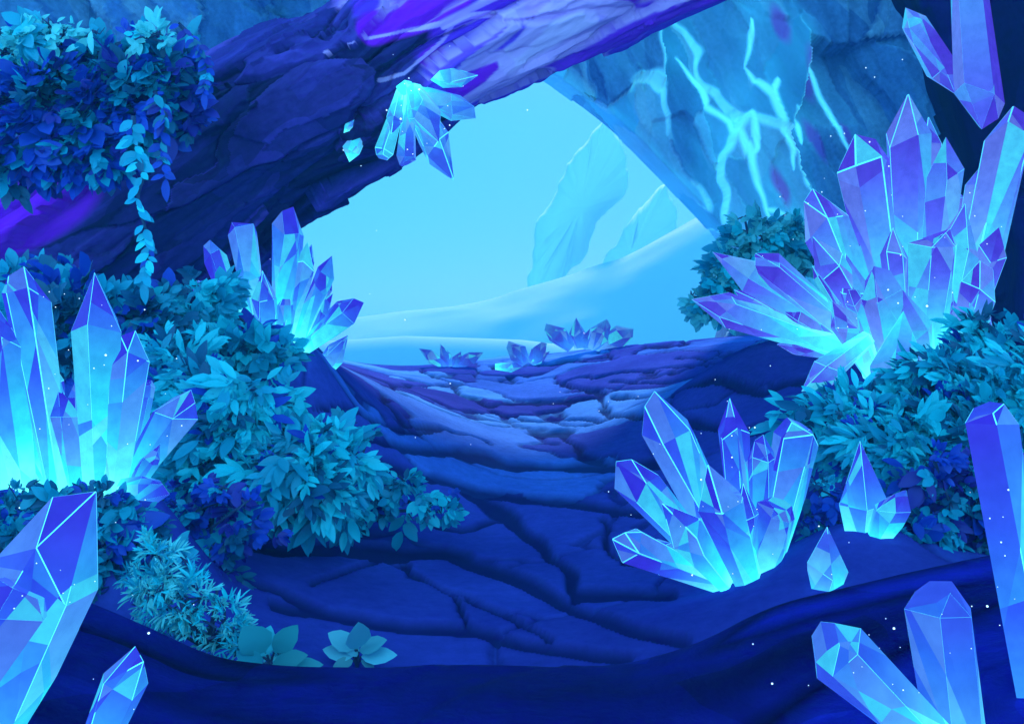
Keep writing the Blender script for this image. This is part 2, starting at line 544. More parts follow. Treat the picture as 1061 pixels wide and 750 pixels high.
M_WALL = rock_mat('back_rock', math.radians(26), 1.9, .26,
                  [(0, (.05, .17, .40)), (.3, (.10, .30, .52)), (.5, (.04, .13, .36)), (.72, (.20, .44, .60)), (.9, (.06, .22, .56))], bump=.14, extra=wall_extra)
M_DARK = rock_mat('dark_rock', math.radians(15), 1.6, .35,
                  [(0, (.008, .006, .08)), (.4, (.014, .011, .16)), (.7, (.008, .006, .06)), (.88, (.02, .018, .28))], bump=.35)
M_LEDGE = rock_mat('ledge_rock', math.radians(84), 2.6, .55,
                   [(0, (.003, .002, .06)), (.35, (.007, .006, .17)), (.55, (.002, .001, .035)), (.8, (.014, .016, .36))], bump=.3, rough=.6)
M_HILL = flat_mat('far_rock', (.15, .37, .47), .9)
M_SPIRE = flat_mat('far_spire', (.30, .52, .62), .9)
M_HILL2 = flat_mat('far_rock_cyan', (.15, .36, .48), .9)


def build_arch():
    Lp = [(900, -75, 9.9, 100), (720, -2, 9.6, 100), (640, 33, 9.4, 100), (560, 70, 9.2, 100), (480, 112, 9.1, 101), (415, 163, 9.0, 104), (345, 197, 9.1, 106), (295, 228, 9.4, 112),
          (228, 300, 9.7, 140), (150, 400, 10, 180), (70, 520, 10.2, 220)]
    Lp = np.array(Lp, float)
    n = 700
    pth = catmull(Lp, n)
    pth[:, 3] *= .83
    d = np.gradient(pth[:, :2], axis=0)
    d /= np.linalg.norm(d, axis=1)[:, None]
    # smooth the direction
    ker = np.ones(93) / 93
    ds = np.column_stack([np.convolve(np.pad(d[:, k], 46, 'edge'), ker, 'valid') for k in (0, 1)])
    ds /= np.linalg.norm(ds, axis=1)[:, None]
    perp = np.column_stack([-ds[:, 1], ds[:, 0]])      # travelling down-left: points up-left or down-right
    perp[perp[:, 1] < 0] *= -1                          # towards the underside
    cen = pth[:, :2] - perp * pth[:, 3:4]
    nv = 400
    pts = np.zeros((n * nv, 3))
    seam = np.zeros(n * nv)
    for i in range(n):
        Y = pth[i, 2]
        C = np.array(P(cen[i, 0], cen[i, 1], Y))
        r = pth[i, 3] / F * Y
        up = np.array((perp[i, 0], 0, -perp[i, 1]))
        for j in range(nv):
            an = 2 * math.pi * j / nv
            pts[i * nv + j] = C + up * (r * math.cos(an)) + np.array((0, -1, 0)) * (r * .95 * math.sin(an))
        # the seams run over the crown side (right) and thin out leftwards
        f = np.clip((pth[i, 0] - 370) / 170, 0, 1)
        ang = 2 * math.pi * np.arange(nv) / nv
        seam[i * nv:(i + 1) * nv] = f
    u = np.repeat(np.linspace(0, 11, n), nv)
    v = np.tile(np.arange(nv) / nv * 2 * math.pi, n)
    q = np.column_stack([u * .8, np.cos(v) * 2.3, np.sin(v) * 2.3])
    wq = np.column_stack([fbm(q * .8, 40, 4), fbm(q * .8, 41, 4), fbm(q * .8, 42, 4)])
    qc = np.column_stack([u * .30 + v * .22, np.cos(v) * 2.1, np.sin(v) * 2.1]) + wq * np.array((.25, .55, .55))
    h1, tone, edge = cells(qc, 3, .9)
    h2, t2, e2 = cells(qc * np.array((1.7, 2.2, 2.2)) + 7, 5, .9)
    tone = np.clip(tone * .85 + t2 * .15, 0, 1)
    disp = h1 * .30 + h2 * .06 + ridged(q * np.array((1.5, 2, 2)), 50, 4) * .025 - np.clip(.12 - edge, 0, .12) * .6
    cenr = np.repeat(np.array([P(cen[i, 0], cen[i, 1], pth[i, 2]) for i in range(n)]), nv, axis=0)
    out = pts - cenr
    out /= np.linalg.norm(out, axis=1)[:, None]
    pts = pts + out * (disp * (.6 + .4 * np.abs(np.sin(v))))[:, None]
    px = CX + pts[:, 0] / pts[:, 1] * F
    py = HZ + (CZ - pts[:, 2]) / pts[:, 1] * F
    front = np.sin(v) > -.35
    qv = np.column_stack([px, py]) + np.column_stack([wq[:, 0], wq[:, 1]]) * 5
    f = np.clip((px - .78 * py - 365 + wq[:, 1] * 70 + (tone - .5) * 60) / 14, 0, 1) * front
    lines = [(2.2, [(335, 55), (372, 41)]), (5, [(372, 41), (455, 23), (486, 8), (517, -8)]), (4, [(392, 82), (419, 75), (458, 41), (466, 26)]),
             (6, [(458, 26), (486, 15), (528, 13), (533, 26), (517, 41), (481, 67)]), (5, [(476, 72), (517, 57), (528, 67), (507, 88), (476, 108)]),
             (6, [(468, 112), (538, 78), (642, 21), (724, -6)]), (6, [(533, 52), (569, 10), (605, 3), (652, 10)]), (4, [(586, -20), (569, 10)])]
    vein = np.zeros(len(px))
    wid = np.clip(1.0 + wq[:, 2] * 2.2, .35, 2)
    for w, ln in lines:
        vein = np.maximum(vein, np.clip(4.0 - poly_dist(qv, ln) / (w * .25 * wid), 0, 1))
    vein = np.maximum(vein, .75 * np.clip((.07 * wid - edge) / .03, 0, 1) * f)
    vein = vein * front
    pale = np.clip((1 - poly_dist(qv, [(530, 62), (560, 42), (606, 22)]) / 16) * 5, 0, 1) * front
    violet = np.zeros(len(px))
    for ln, w in (([(385, 30), (470, 2)], 19), ([(476, 92), (522, 64)], 15), ([(560, 4), (640, -4)], 20), ([(440, 60), (450, 52)], 8)):
        violet = np.maximum(violet, np.clip((1 - poly_dist(qv, ln) / w) * 5, 0, 1))
    violet = np.maximum(violet * front, np.clip((1.25 - np.hypot((px - 25) / 55 + (py - 225) / 55, (py - 225) / 40)) * 4 + wq[:, 0], 0, 1) * (px < 170))
    o = grid_mesh('rock_arch', pts, n, nv, [M_ARCH], close_v=True, attrs={'seam': f, 'tone': tone, 'vein': vein, 'pale': pale, 'violet': violet})
    tag(o, 'huge dark indigo rock arch with violet seams slanting across the cave top', 'rock arch', None, 'structure')


def sheet(name, fn, nu, nv, mat, label, cat, kind='structure', attrs=None):
    U, V = np.meshgrid(np.linspace(0, 1, nu), np.linspace(0, 1, nv), indexing='ij')
    pts, at = fn(U.ravel(), V.ravel())
    o = grid_mesh(name, pts, nu, nv, [mat], attrs=at)
    tag(o, label, cat, None, kind)
    return o


def unproj(px, py, Y):
    return np.column_stack([(px - CX) / F * Y, Y, CZ + (HZ - py) / F * Y])


def build_walls():
    # back wall: a ring of rock round the cave mouth
    inner = np.array([(705, 420), (735, 370), (752, 300), (742, 252), (700, 203), (650, 152), (600, 110), (545, 72), (470, 30), (380, 10), (280, 60), (180, 150), (110, 260), (90, 380), (90, 460)], float)

    def fn(U, V):
        k = catmull(inner, 400)
        idx = np.clip((U * 399).astype(int), 0, 399)
        fr = np.clip(U * 399 - idx, 0, 1)
        nxt = np.clip(idx + 1, 0, 399)
        e = k[idx] * (1 - fr)[:, None] + k[nxt] * fr[:, None]
        c = np.array((470, 330.))
        d = e - c
        d /= np.linalg.norm(d, axis=1)[:, None]
        vv = V ** 1.15
        q = e + d * (vv * 900)[:, None]
        Y = 17.5 - 8.0 * vv ** .8
        Y = Y + np.where(V < .03, (0.03 - V) * 60, 0)           # the lip turns away from us
        p = unproj(q[:, 0], q[:, 1], Y)
        # drapery folds, running down to the right
        a = p[:, 0] * .9 + p[:, 2] * .44
        b = -p[:, 0] * .44 + p[:, 2] * .9
        ww = np.column_stack([fbm(p * .5, 26, 4), 0 * a, fbm(p * .5, 27, 4)])
        h1, tone, edge = cells(np.column_stack([a * .85, 0 * a, b * .24]) + ww * .45, 61, 1.0)
        h2, t2, e2 = cells(np.column_stack([a * 2.1, 0 * a, b * .55]) + ww * .8, 67, .9)
        tone = np.clip(.7 * tone + .3 * t2, 0, 1)
        fold = h1 * .55 + h2 * .12 + fbm(np.column_stack([a, p[:, 1], b * .4]), 25, 4) * .12
        edge_in = np.clip(V / .05, 0, 1)
        p[:, 1] -= fold * (.35 + .65 * edge_in)
        q2 = q + np.column_stack([fbm(p * .9, 71, 3) * 9, fbm(p * .9, 72, 3) * 9])
        veins = [(3.4, [(702, 58), (728, 88), (733, 106), (760, 125), (778, 170), (792, 225), (800, 235)]), (3.4, [(773, 70), (782, 85), (802, 105), (808, 140), (818, 160), (820, 178)]),
                 (2.6, [(802, 105), (803, 85)]), (2.6, [(760, 125), (780, 122), (782, 160), (775, 176)]), (2.4, [(832, 150), (830, 128), (820, 115)]),
                 (2.2, [(790, 218), (812, 222)]), (2.4, [(840, 60), (880, 150), (884, 160)]), (2, [(773, 70), (775, 20)])]
        vein = np.zeros(len(q))
        for w, ln in veins:
            dv, tp = poly_taper(q2, ln)
            vein = np.maximum(vein, np.clip(1.3 * (1 - dv / (w * 1.9 * tp)), 0, 1))
        core = poly_dist(q2, [(720, 40), (780, 110), (810, 210)])
        wv = .45 + .9 * np.clip(fbm(p * .8, 17, 3) + .5, 0, 1.2)
        vein = np.clip(vein * wv * 1.3, 0, 1)
        am = np.zeros(len(q))
        for ax_, ay_, aw, ah in ((804, 30, 9, 24), (840, 80, 10, 34), (848, 145, 8, 30), (806, 195, 9, 26), (818, 148, 6, 16), (880, 140, 7, 18)):
            dx, dy = q2[:, 0] - ax_, q2[:, 1] - ay_
            am = np.maximum(am, np.clip(2.2 * (1 - np.hypot((dx * .92 - dy * .38) / aw, (dx * .38 + dy * .92) / ah)), 0, 1))
        bright = np.clip(1 - core / 120, 0, 1) ** .55  # glow halo round the veins, painted into the rock's colour and emission
        bright = np.maximum(bright, np.clip(1 - poly_dist(q2, [(555, 70), (650, 140), (745, 245)]) / 26, 0, 1))  # light rim along the mouth edge, painted in the same way
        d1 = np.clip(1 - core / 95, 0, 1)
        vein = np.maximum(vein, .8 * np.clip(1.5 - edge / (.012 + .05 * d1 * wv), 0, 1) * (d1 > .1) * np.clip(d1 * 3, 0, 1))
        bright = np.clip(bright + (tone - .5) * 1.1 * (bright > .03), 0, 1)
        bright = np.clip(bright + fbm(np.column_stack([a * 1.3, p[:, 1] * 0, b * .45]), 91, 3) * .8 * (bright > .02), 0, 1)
        return p, {'vein': vein, 'bright': bright, 'amethyst': am, 'tone': tone}
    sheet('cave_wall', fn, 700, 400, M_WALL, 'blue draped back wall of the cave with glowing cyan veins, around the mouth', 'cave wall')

    # right wall: dark, near
    def fr(U, V):
        py = -420 + U * 1000
        left = np.interp(py, [-420, 0, 100, 200, 260, 330, 580], [830, 918, 958, 998, 1010, 1000, 985])
        px = left + V * 700
        Y = 9.2 - 3.6 * V + np.where(V < .05, (0.05 - V) * 40, 0)
        p = unproj(px, py, Y)
        h1, tone, edge = cells(np.column_stack([p[:, 0] * 1.1 + p[:, 2] * .35, p[:, 1] * .3, p[:, 2] * .35]) + fbm(p * .7, 33, 3)[:, None] * .4, 71, .9)
        p[:, 1] -= h1 * .45 + fbm(p * 1.5, 35, 3) * .08
        p[:, 0] += fbm(p * .8, 37, 3) * .12
        return p, {'tone': tone}
    sheet('cave_wall', fr, 220, 140, M_DARK, 'dark navy cave wall closing the right side behind the tall crystals', 'cave wall')

    # left wall under the arch
    def fl(U, V):
        py = 150 + U * 420
        right = np.interp(py, [150, 215, 260, 330, 570], [345, 322, 300, 292, 300])
        px = right - V * 900
        Y = 11.0 - 3.6 * V + np.where(V < .05, (0.05 - V) * 40, 0)
        p = unproj(px, py, Y)
        h1, tone, edge = cells(np.column_stack([p[:, 0] * .8 + p[:, 2] * .8, p[:, 1] * .3, (p[:, 2] - p[:, 0]) * .3]) + fbm(p * .7, 43, 3)[:, None] * .4, 73, .9)
        p[:, 1] -= h1 * .45 + fbm(p * 1.5, 45, 3) * .08
        return p, {'tone': tone}
    sheet('cave_wall', fl, 160, 160, M_LEFT, 'indigo cave wall below the arch at the left, behind the bushes', 'cave wall')

    # unseen roof piece, added to keep sky light off the near floor
    def fc(U, V):
        X = -6.5 + 16 * U
        Y = 1.2 + np.interp(U, [0, .5, .7, 1], [3.8, 4.3, 6.8, 7.3]) * V
        Z = 6.6 - .03 * X * X + .9 * fbm(np.column_stack([X * .4, Y * .4, 0 * X]), 61, 4)
        return np.column_stack([X, Y, Z]), None
    sheet('shade_roof', fc, 90, 90, M_DARK, 'unseen dark rock roof added to shade the near part of the cave', 'cave roof')


def build_ledge():
    xs = [-500, -100, 0, 90, 160, 220, 300, 400, 470, 640, 720, 800, 950, 1061, 1200, 1600]
    ys = [560, 575, 592, 622, 652, 681, 690, 691, 686, 690, 668, 626, 590, 568, 545, 520]
    nu, nv = 300, 150
    U, V = np.meshgrid(np.linspace(0, 1, nu), np.linspace(0, 1, nv), indexing='ij')
    U, V = U.ravel(), V.ravel()
    px = -420 + 1900 * U
    k = np.ones(15) / 15
    tab_x = np.linspace(-500, 1600, 500)
    tab = np.convolve(np.pad(np.interp(tab_x, xs, ys), 7, 'edge'), k, 'valid')
    py = np.interp(px, tab_x, tab)
    Yc = 3.05
    X = (px - CX) / F * Yc
    zc = CZ + (HZ - py) / F * Yc
    # V 0: behind the crest, buried; V .2: crest; V 1: near the viewer's feet
    Y = np.interp(V, [0, .22, 1], [3.75, Yc, .9])
    drop = np.interp(V, [0, .1, .22, .35, .6, 1], [-1.0, -.22, 0, -.04, -.22, -.55])
    q = np.column_stack([X * .7, Y * 1.6, 0 * X])
    z = zc + drop + (fbm(q * 1.2, 14, 4) * .07 + ridged(np.column_stack([X * .35 + Y * .4, Y * 2.0, 0 * X]), 19, 3) * .06) * np.clip((V - .22) * 4, 0, 1)
    h1, tone, edge = cells(np.column_stack([X * .32 + Y * .3, Y * 2.0 - X * .35, 0 * X]) + fbm(np.column_stack([X, Y, 0 * X]), 15, 3)[:, None] * .5, 77, .6)
    tone = np.clip(.42 + 1.0 * fbm(np.column_stack([X * .45 + Y * .2, Y * 2.2 - X * .3, 0 * X]), 16, 3), 0, 1)
    tone = np.maximum(tone, .85 * np.clip(1 - np.abs(V - .25) / .07, 0, 1) * np.clip((X - .3) / .6, 0, 1))
    z = z + h1 * .03 * np.clip((V - .18) * 6, 0, 1)
    o = grid_mesh('rock_ledge', np.column_stack([X, Y, z]), nu, nv, [M_LEDGE], attrs={'tone': tone})
    tag(o, 'dark navy rock ledge across the bottom, in front of the cracked floor', 'rock ledge', None, 'structure')


def rock_block(name, outline, Y, thick, mat, label, cat):
    """far rock: outline at its own distance, given real thickness and a rounded, broken face."""
    n = len(outline)
    out = catmull(outline + [outline[0]], 160)[:-1]
    out = out + np.column_stack([fbm(np.column_stack([out * .035, 0 * out[:, :1] + k]), 9, 4) for k in (0, 7)]) * 9
    c = out.mean(0)
    layers = [(0.0, 1.0), (-.35, .93), (-.7, .75), (-.95, .42), (-1, .12)]
    rows = []
    for dz, s in [(1, .6), (.5, .9)] + layers:
        q = c + (out - c) * s
        rows.append(unproj(q[:, 0], q[:, 1], np.full(len(q), Y + dz * thick)))
    pts = np.vstack(rows)
    h, _t, _e = cells(pts * np.array((.5, .1, .22)), 91, .9)
    pts[:, 1] += h * thick * .10
    o = grid_mesh(name, pts, len(rows), len(out), [mat], close_v=True)
    bm = bmesh.new(); bm.from_mesh(o.data)
    bmesh.ops.holes_fill(bm, edges=[e for e in bm.edges if e.is_boundary], sides=0)
    bm.to_mesh(o.data); bm.free()
    tag(o, label, cat, None, 'structure')


def build_far():
    # pale land beyond the mouth
    def fh(U, V):
        px = -300 + 1700 * U
        ridge = np.interp(px, [-300, 300, 345, 430, 520, 575, 640, 700, 760, 1400], [350, 345, 336, 323, 310, 292, 268, 238, 205, 100])
        Y = 34 + 14 * V
        zc = CZ + (HZ - ridge) / F * 48
        X = (px - CX) / F * 48
        z = -4 + (zc + 4) * (np.sin(V * math.pi / 2) ** 1.2) + fbm(np.column_stack([X * .15, Y * .2, 0 * X]), 6, 4) * .5
        return np.column_stack([X, Y, z]), None
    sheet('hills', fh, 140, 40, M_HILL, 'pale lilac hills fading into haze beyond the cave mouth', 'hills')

    def fh2(U, V):
        px = -300 + 1300 * U
        ridge = np.interp(px, [-300, 345, 420, 540, 700, 1000], [356, 353, 348, 352, 372, 380])
        Y = 27 + 5 * V
        zc = CZ + (HZ - ridge) / F * 32
        X = (px - CX) / F * 32
        z = -4 + (zc + 4) * (np.sin(V * math.pi / 2) ** 1.2)
        return np.column_stack([X, Y, z]), None
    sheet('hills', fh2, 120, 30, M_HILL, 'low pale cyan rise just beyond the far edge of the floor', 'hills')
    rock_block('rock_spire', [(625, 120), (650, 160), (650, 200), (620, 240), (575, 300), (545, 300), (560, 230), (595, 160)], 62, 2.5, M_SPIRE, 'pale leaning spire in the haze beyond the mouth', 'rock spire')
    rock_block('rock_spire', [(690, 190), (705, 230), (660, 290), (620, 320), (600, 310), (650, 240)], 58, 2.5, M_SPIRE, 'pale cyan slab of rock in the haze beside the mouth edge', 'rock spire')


# ------------------------------------------------------------------ plants
def leaf_mat(name, rough=.5):
    N = NT(name)
    c = N.n('Attribute', attribute_name='tint').outputs['Color']
    m = N.surf(c, rough, None, 0, None, .4)
    tr = N.n('BsdfTranslucent', {'Color': c})
    mx = N.n('MixShader', {0: .22, 1: N.b.outputs[0], 2: tr.outputs[0]})
    N.t.links.new(mx.outputs[0], N.out.inputs[0])
    return m


M_LEAF = leaf_mat('leaf')
M_STEM = flat_mat('stem', (.02, .06, .16), .8)
TEAL, BRIGHT, DEEP, DARK, MINT, INDIGO = (.004, .42, .60), (.014, .72, .82), (.012, .07, .56), (.006, .15, .30), (.14, .76, .78), (.03, .03, .36)
PALS = {'teal': [(TEAL, 5), (BRIGHT, 3), (DEEP, 1.0), (DARK, 1)], 'dark': [(DARK, 4), (TEAL, 3), (DEEP, 2.5)], 'bright': [(BRIGHT, 4.5), (TEAL, 4), (DARK, 1.5), (DEEP, .7)],
        'blue': [(DEEP, 4), (TEAL, 2.5), (DARK, 2), (INDIGO, 2)], 'mint': [(MINT, 4), (BRIGHT, 2), (TEAL, 2)]}

def leaf_shape(half, lift=.07, curl=-.09):
    rows = [(.16, .62), (.42, 1.0), (.70, .82), (.90, .36)]
    v = [(0, 0, 0)]
    for y, k in rows:
        z = curl * y * y
        v += [(-half * k, y, z + lift * k), (0, y, z), (half * k, y, z + lift * k)]
    v.append((0, 1, curl))
    return np.array(v, float)


LEAF, ROUND = leaf_shape(.27), leaf_shape(.40, .05, -.05)
NLV = len(LEAF)
LF = [(0, 2, 1), (0, 3, 2)] + [f for r in (1, 4, 7) for f in ((r, r + 1, r + 4, r + 3), (r + 1, r + 2, r + 5, r + 4))] + [(10, 11, 13), (11, 12, 13)]


class Leaves:
    def __init__(self): self.v, self.c, self.n = [], [], 0

    def add(self, pos, d, nrm, size, tint, shape=LEAF, wid=1.0):
        d = d / np.linalg.norm(d)
        x = np.cross(d, nrm)
        l = np.linalg.norm(x)
        if l < 1e-4: x = np.cross(d, (0.3, .5, 1.)); l = np.linalg.norm(x)
        x /= l
        z = np.cross(x, d)
        self.v.append(pos + size * (shape[:, :1] * wid * x + shape[:, 1:2] * d + shape[:, 2:3] * z))
        self.c.append(tint)
        self.n += 1

    def build(self, name, parent, root):
        vs = np.vstack(self.v) - np.array(root)
        faces = [tuple(i + NLV * k for i in f) for k in range(self.n) for f in LF]
        me = bpy.data.meshes.new(name)
        me.from_pydata([tuple(p) for p in vs], [], faces)
        me.polygons.foreach_set('use_smooth', [True] * len(me.polygons))
        at = me.attributes.new('tint', 'FLOAT_COLOR', 'POINT')
        at.data.foreach_set('color', np.repeat(np.column_stack([np.array(self.c), np.ones(self.n)]), NLV, axis=0).astype(np.float32).ravel())
        me.update()
        return link_mesh(name, me, [M_LEAF], parent)


def stems_mesh(lines, parent, root, name='stem'):
    bm = bmesh.new()
    for pts, r0, r1 in lines:
        pts = [Vector(p) - root for p in pts]
        prev = None
        m = len(pts)
        for i, p in enumerate(pts):
            d = (pts[min(i + 1, m - 1)] - pts[max(i - 1, 0)]).normalized()
            e1 = d.cross(Vector((.2, 1, .1))).normalized()
            e2 = d.cross(e1)
            r = r0 + (r1 - r0) * i / max(1, m - 1)
            ring = [bm.verts.new(p + (e1 * math.cos(k * math.pi / 3) + e2 * math.sin(k * math.pi / 3)) * r) for k in range(6)]
            if prev:
                for k in range(6): bm.faces.new((prev[k], prev[(k + 1) % 6], ring[(k + 1) % 6], ring[k]))
            prev = ring
    me = bpy.data.meshes.new(name)
    bm.to_mesh(me); bm.free()
    return link_mesh(name, me, [M_STEM], parent)


def bush(name, label, base, blobs, leaf_px, pal, sprays, seed, cat='bush', group=None, per=(5, 9), shape=LEAF, droop=.35, wid=1.0, lean=(0, 0)):
    """blobs: (px, py, dY, rx_px, ry_px) lobes of the crown; leaves grow in sprays out of them."""
    rg = np.random.default_rng(seed)
    bx, by, Y = base
    root = P(bx, by, Y)
    o = empty(name, root, label, cat, group)
    lv = Leaves()
    pal_c = [np.array(c) for c, w in PALS[pal]]
    pw = np.array([w for c, w in PALS[pal]], float); pw /= pw.sum()
    sat = []
    for (px, py, dY, rx, ry) in blobs:          # ragged outline: small side shoots round every lobe
        for _ in range(3):
            a_ = rg.uniform(0, 6.283)
            k_ = rg.uniform(.25, .42)
            sat.append((px + math.cos(a_) * rx * rg.uniform(.8, 1.12), py + math.sin(a_) * ry * rg.uniform(.75, 1.05), dY + rg.normal() * .08, rx * k_, ry * k_))
    blobs = [(a_, b_, c_, d_ * .9, e_ * .9) for a_, b_, c_, d_, e_ in blobs] + sat
    area = np.array([b[3] * b[4] for b in blobs], float); area /= area.sum()
    lines = []
    for (px, py, dY, rx, ry) in blobs:
        c = np.array(P(px, py, Y + dY)); R3 = np.array((rx / F * Y, .75 * (rx + ry) / 2 / F * Y, ry / F * Y))
        k0 = np.array(root)
        mid = (k0 + c) / 2 + np.array((rg.normal() * .05, rg.normal() * .05, .03))
        lines.append(([k0, mid, c], .012 * Y / 5, .006 * Y / 5))
        for _ in range(4):
            t = c + R3 * rg.normal(size=3) * .5
            lines.append(([c, (c + t) / 2 + rg.normal(size=3) * .02, t], .006 * Y / 5, .002 * Y / 5))
    s = leaf_px / F * Y
    for _ in range(int(sprays * 1.6)):
        bi = rg.choice(len(blobs), p=area)
        px, py, dY, rx, ry = blobs[bi]
        c = np.array(P(px, py, Y + dY)); R3 = np.array((rx / F * Y, .75 * (rx + ry) / 2 / F * Y, ry / F * Y))
        u = rg.normal(size=3); u /= np.linalg.norm(u)
        if u[1] > 0 and rg.random() < .6: u[1] *= -1
        rad = rg.uniform(.45, 1.04) ** .6
        p = c + u * R3 * rad
        out = u * np.array((1, .8, .8)) + np.array((lean[0], -.25, lean[1] - droop)) + rg.normal(size=3) * .3
        out /= np.linalg.norm(out)
        ci = rg.choice(len(pal_c), p=pw)
        tint0 = pal_c[ci]
        big = rg.random() < .42
        sz = s * (1.0 if big else .62) * math.exp(rg.normal() * .16)
        m = rg.integers(per[0], per[1] + 1)
        side = np.cross(out, (0, -1, .4)); side /= np.linalg.norm(side) + 1e-6
        for k in range(m):
            f = (k / max(1, m - 1)) * 2 - 1
            dd = out * (1.15 - abs(f) * .5) + side * f * 1.0 + rg.normal(size=3) * .16
            pos = p + out * sz * (.55 * (1 - abs(f))) + rg.normal(size=3) * sz * .12
            nr = np.array((0, -.85, .6)) + rg.normal(size=3) * .4
            lv.add(pos, dd, nr, sz * rg.uniform(.7, 1.1), np.clip(tint0 * rg.uniform(.85, 1.15), 0, 1), shape, wid * rg.uniform(.8, 1.15))
    lv.build('foliage', o, root)
    stems_mesh(lines, o, root)
    return o


def vine(label, pts, Y, leaf_px, seed, pal='teal', group=None):
    rg = np.random.default_rng(seed)
    root = P(pts[0][0], pts[0][1], Y)
    o = empty('hanging_vine', root, label, 'vine', group)
    line = catmull([tuple(p) for p in pts], 40)
    P3 = [np.array(P(x, y, Y + .04 * math.sin(i * .3))) for i, (x, y) in enumerate(line)]
    stems_mesh([(P3, .018, .006)], o, root)
    lv = Leaves()
    pal_c = [np.array(c) for c, w in PALS[pal]]
    pw = np.array([w for c, w in PALS[pal]], float); pw /= pw.sum()
    s = leaf_px / F * Y
    for i in range(1, 40):
        for sd in (-1, 1):
            if rg.random() < .48: continue
            d = np.array((sd * rg.uniform(.3, 1), -.3, -rg.uniform(.35, 1.0)))
            lv.add(P3[i] + np.array((0, -.02, 0)), d, np.array((0, -1, .3)) + rg.normal(size=3) * .3, s * rg.uniform(.6, 1.1) * (1.1 - .4 * i / 40), pal_c[rg.choice(len(pal_c), p=pw)] * rg.uniform(.85, 1.2), LEAF, rg.uniform(.8, 1.1))
    lv.add(P3[-1], np.array((0, 0, -1.)), np.array((0, -1, 0.)), s * 1.3, pal_c[0], LEAF, .7)
    lv.build('foliage', o, root)


def leafy_plant(label, base, leaves, seed, tint, name='round_leaf_plant'):
    """few big leaves: (root offset px..., tip px..., width factor)"""
    rg = np.random.default_rng(seed)
    bx, by, Y = base
    root = P(bx, by, Y)
    o = empty(name, root, label, 'plant')
    lines = []
    for (x0, y0, x1, y1, w) in leaves:
        a = np.array(P(x0, y0, Y - .03)); b = np.array(P(x1, y1, Y - rg.uniform(.02, .16)))
        lv = Leaves()
        lv.add(a, b - a, np.array((0, -.85, .5)) + rg.normal(size=3) * .2, np.linalg.norm(b - a), np.array(tint) * rg.choice((.55, .75, .95, 1.1)), ROUND, w * .8)
        lv.build('leaf', o, root)
        lines.append(([np.array(root), (np.array(root) + a) / 2 + np.array((0, 0, .01)), a], .006, .004))
    stems_mesh(lines, o, root)


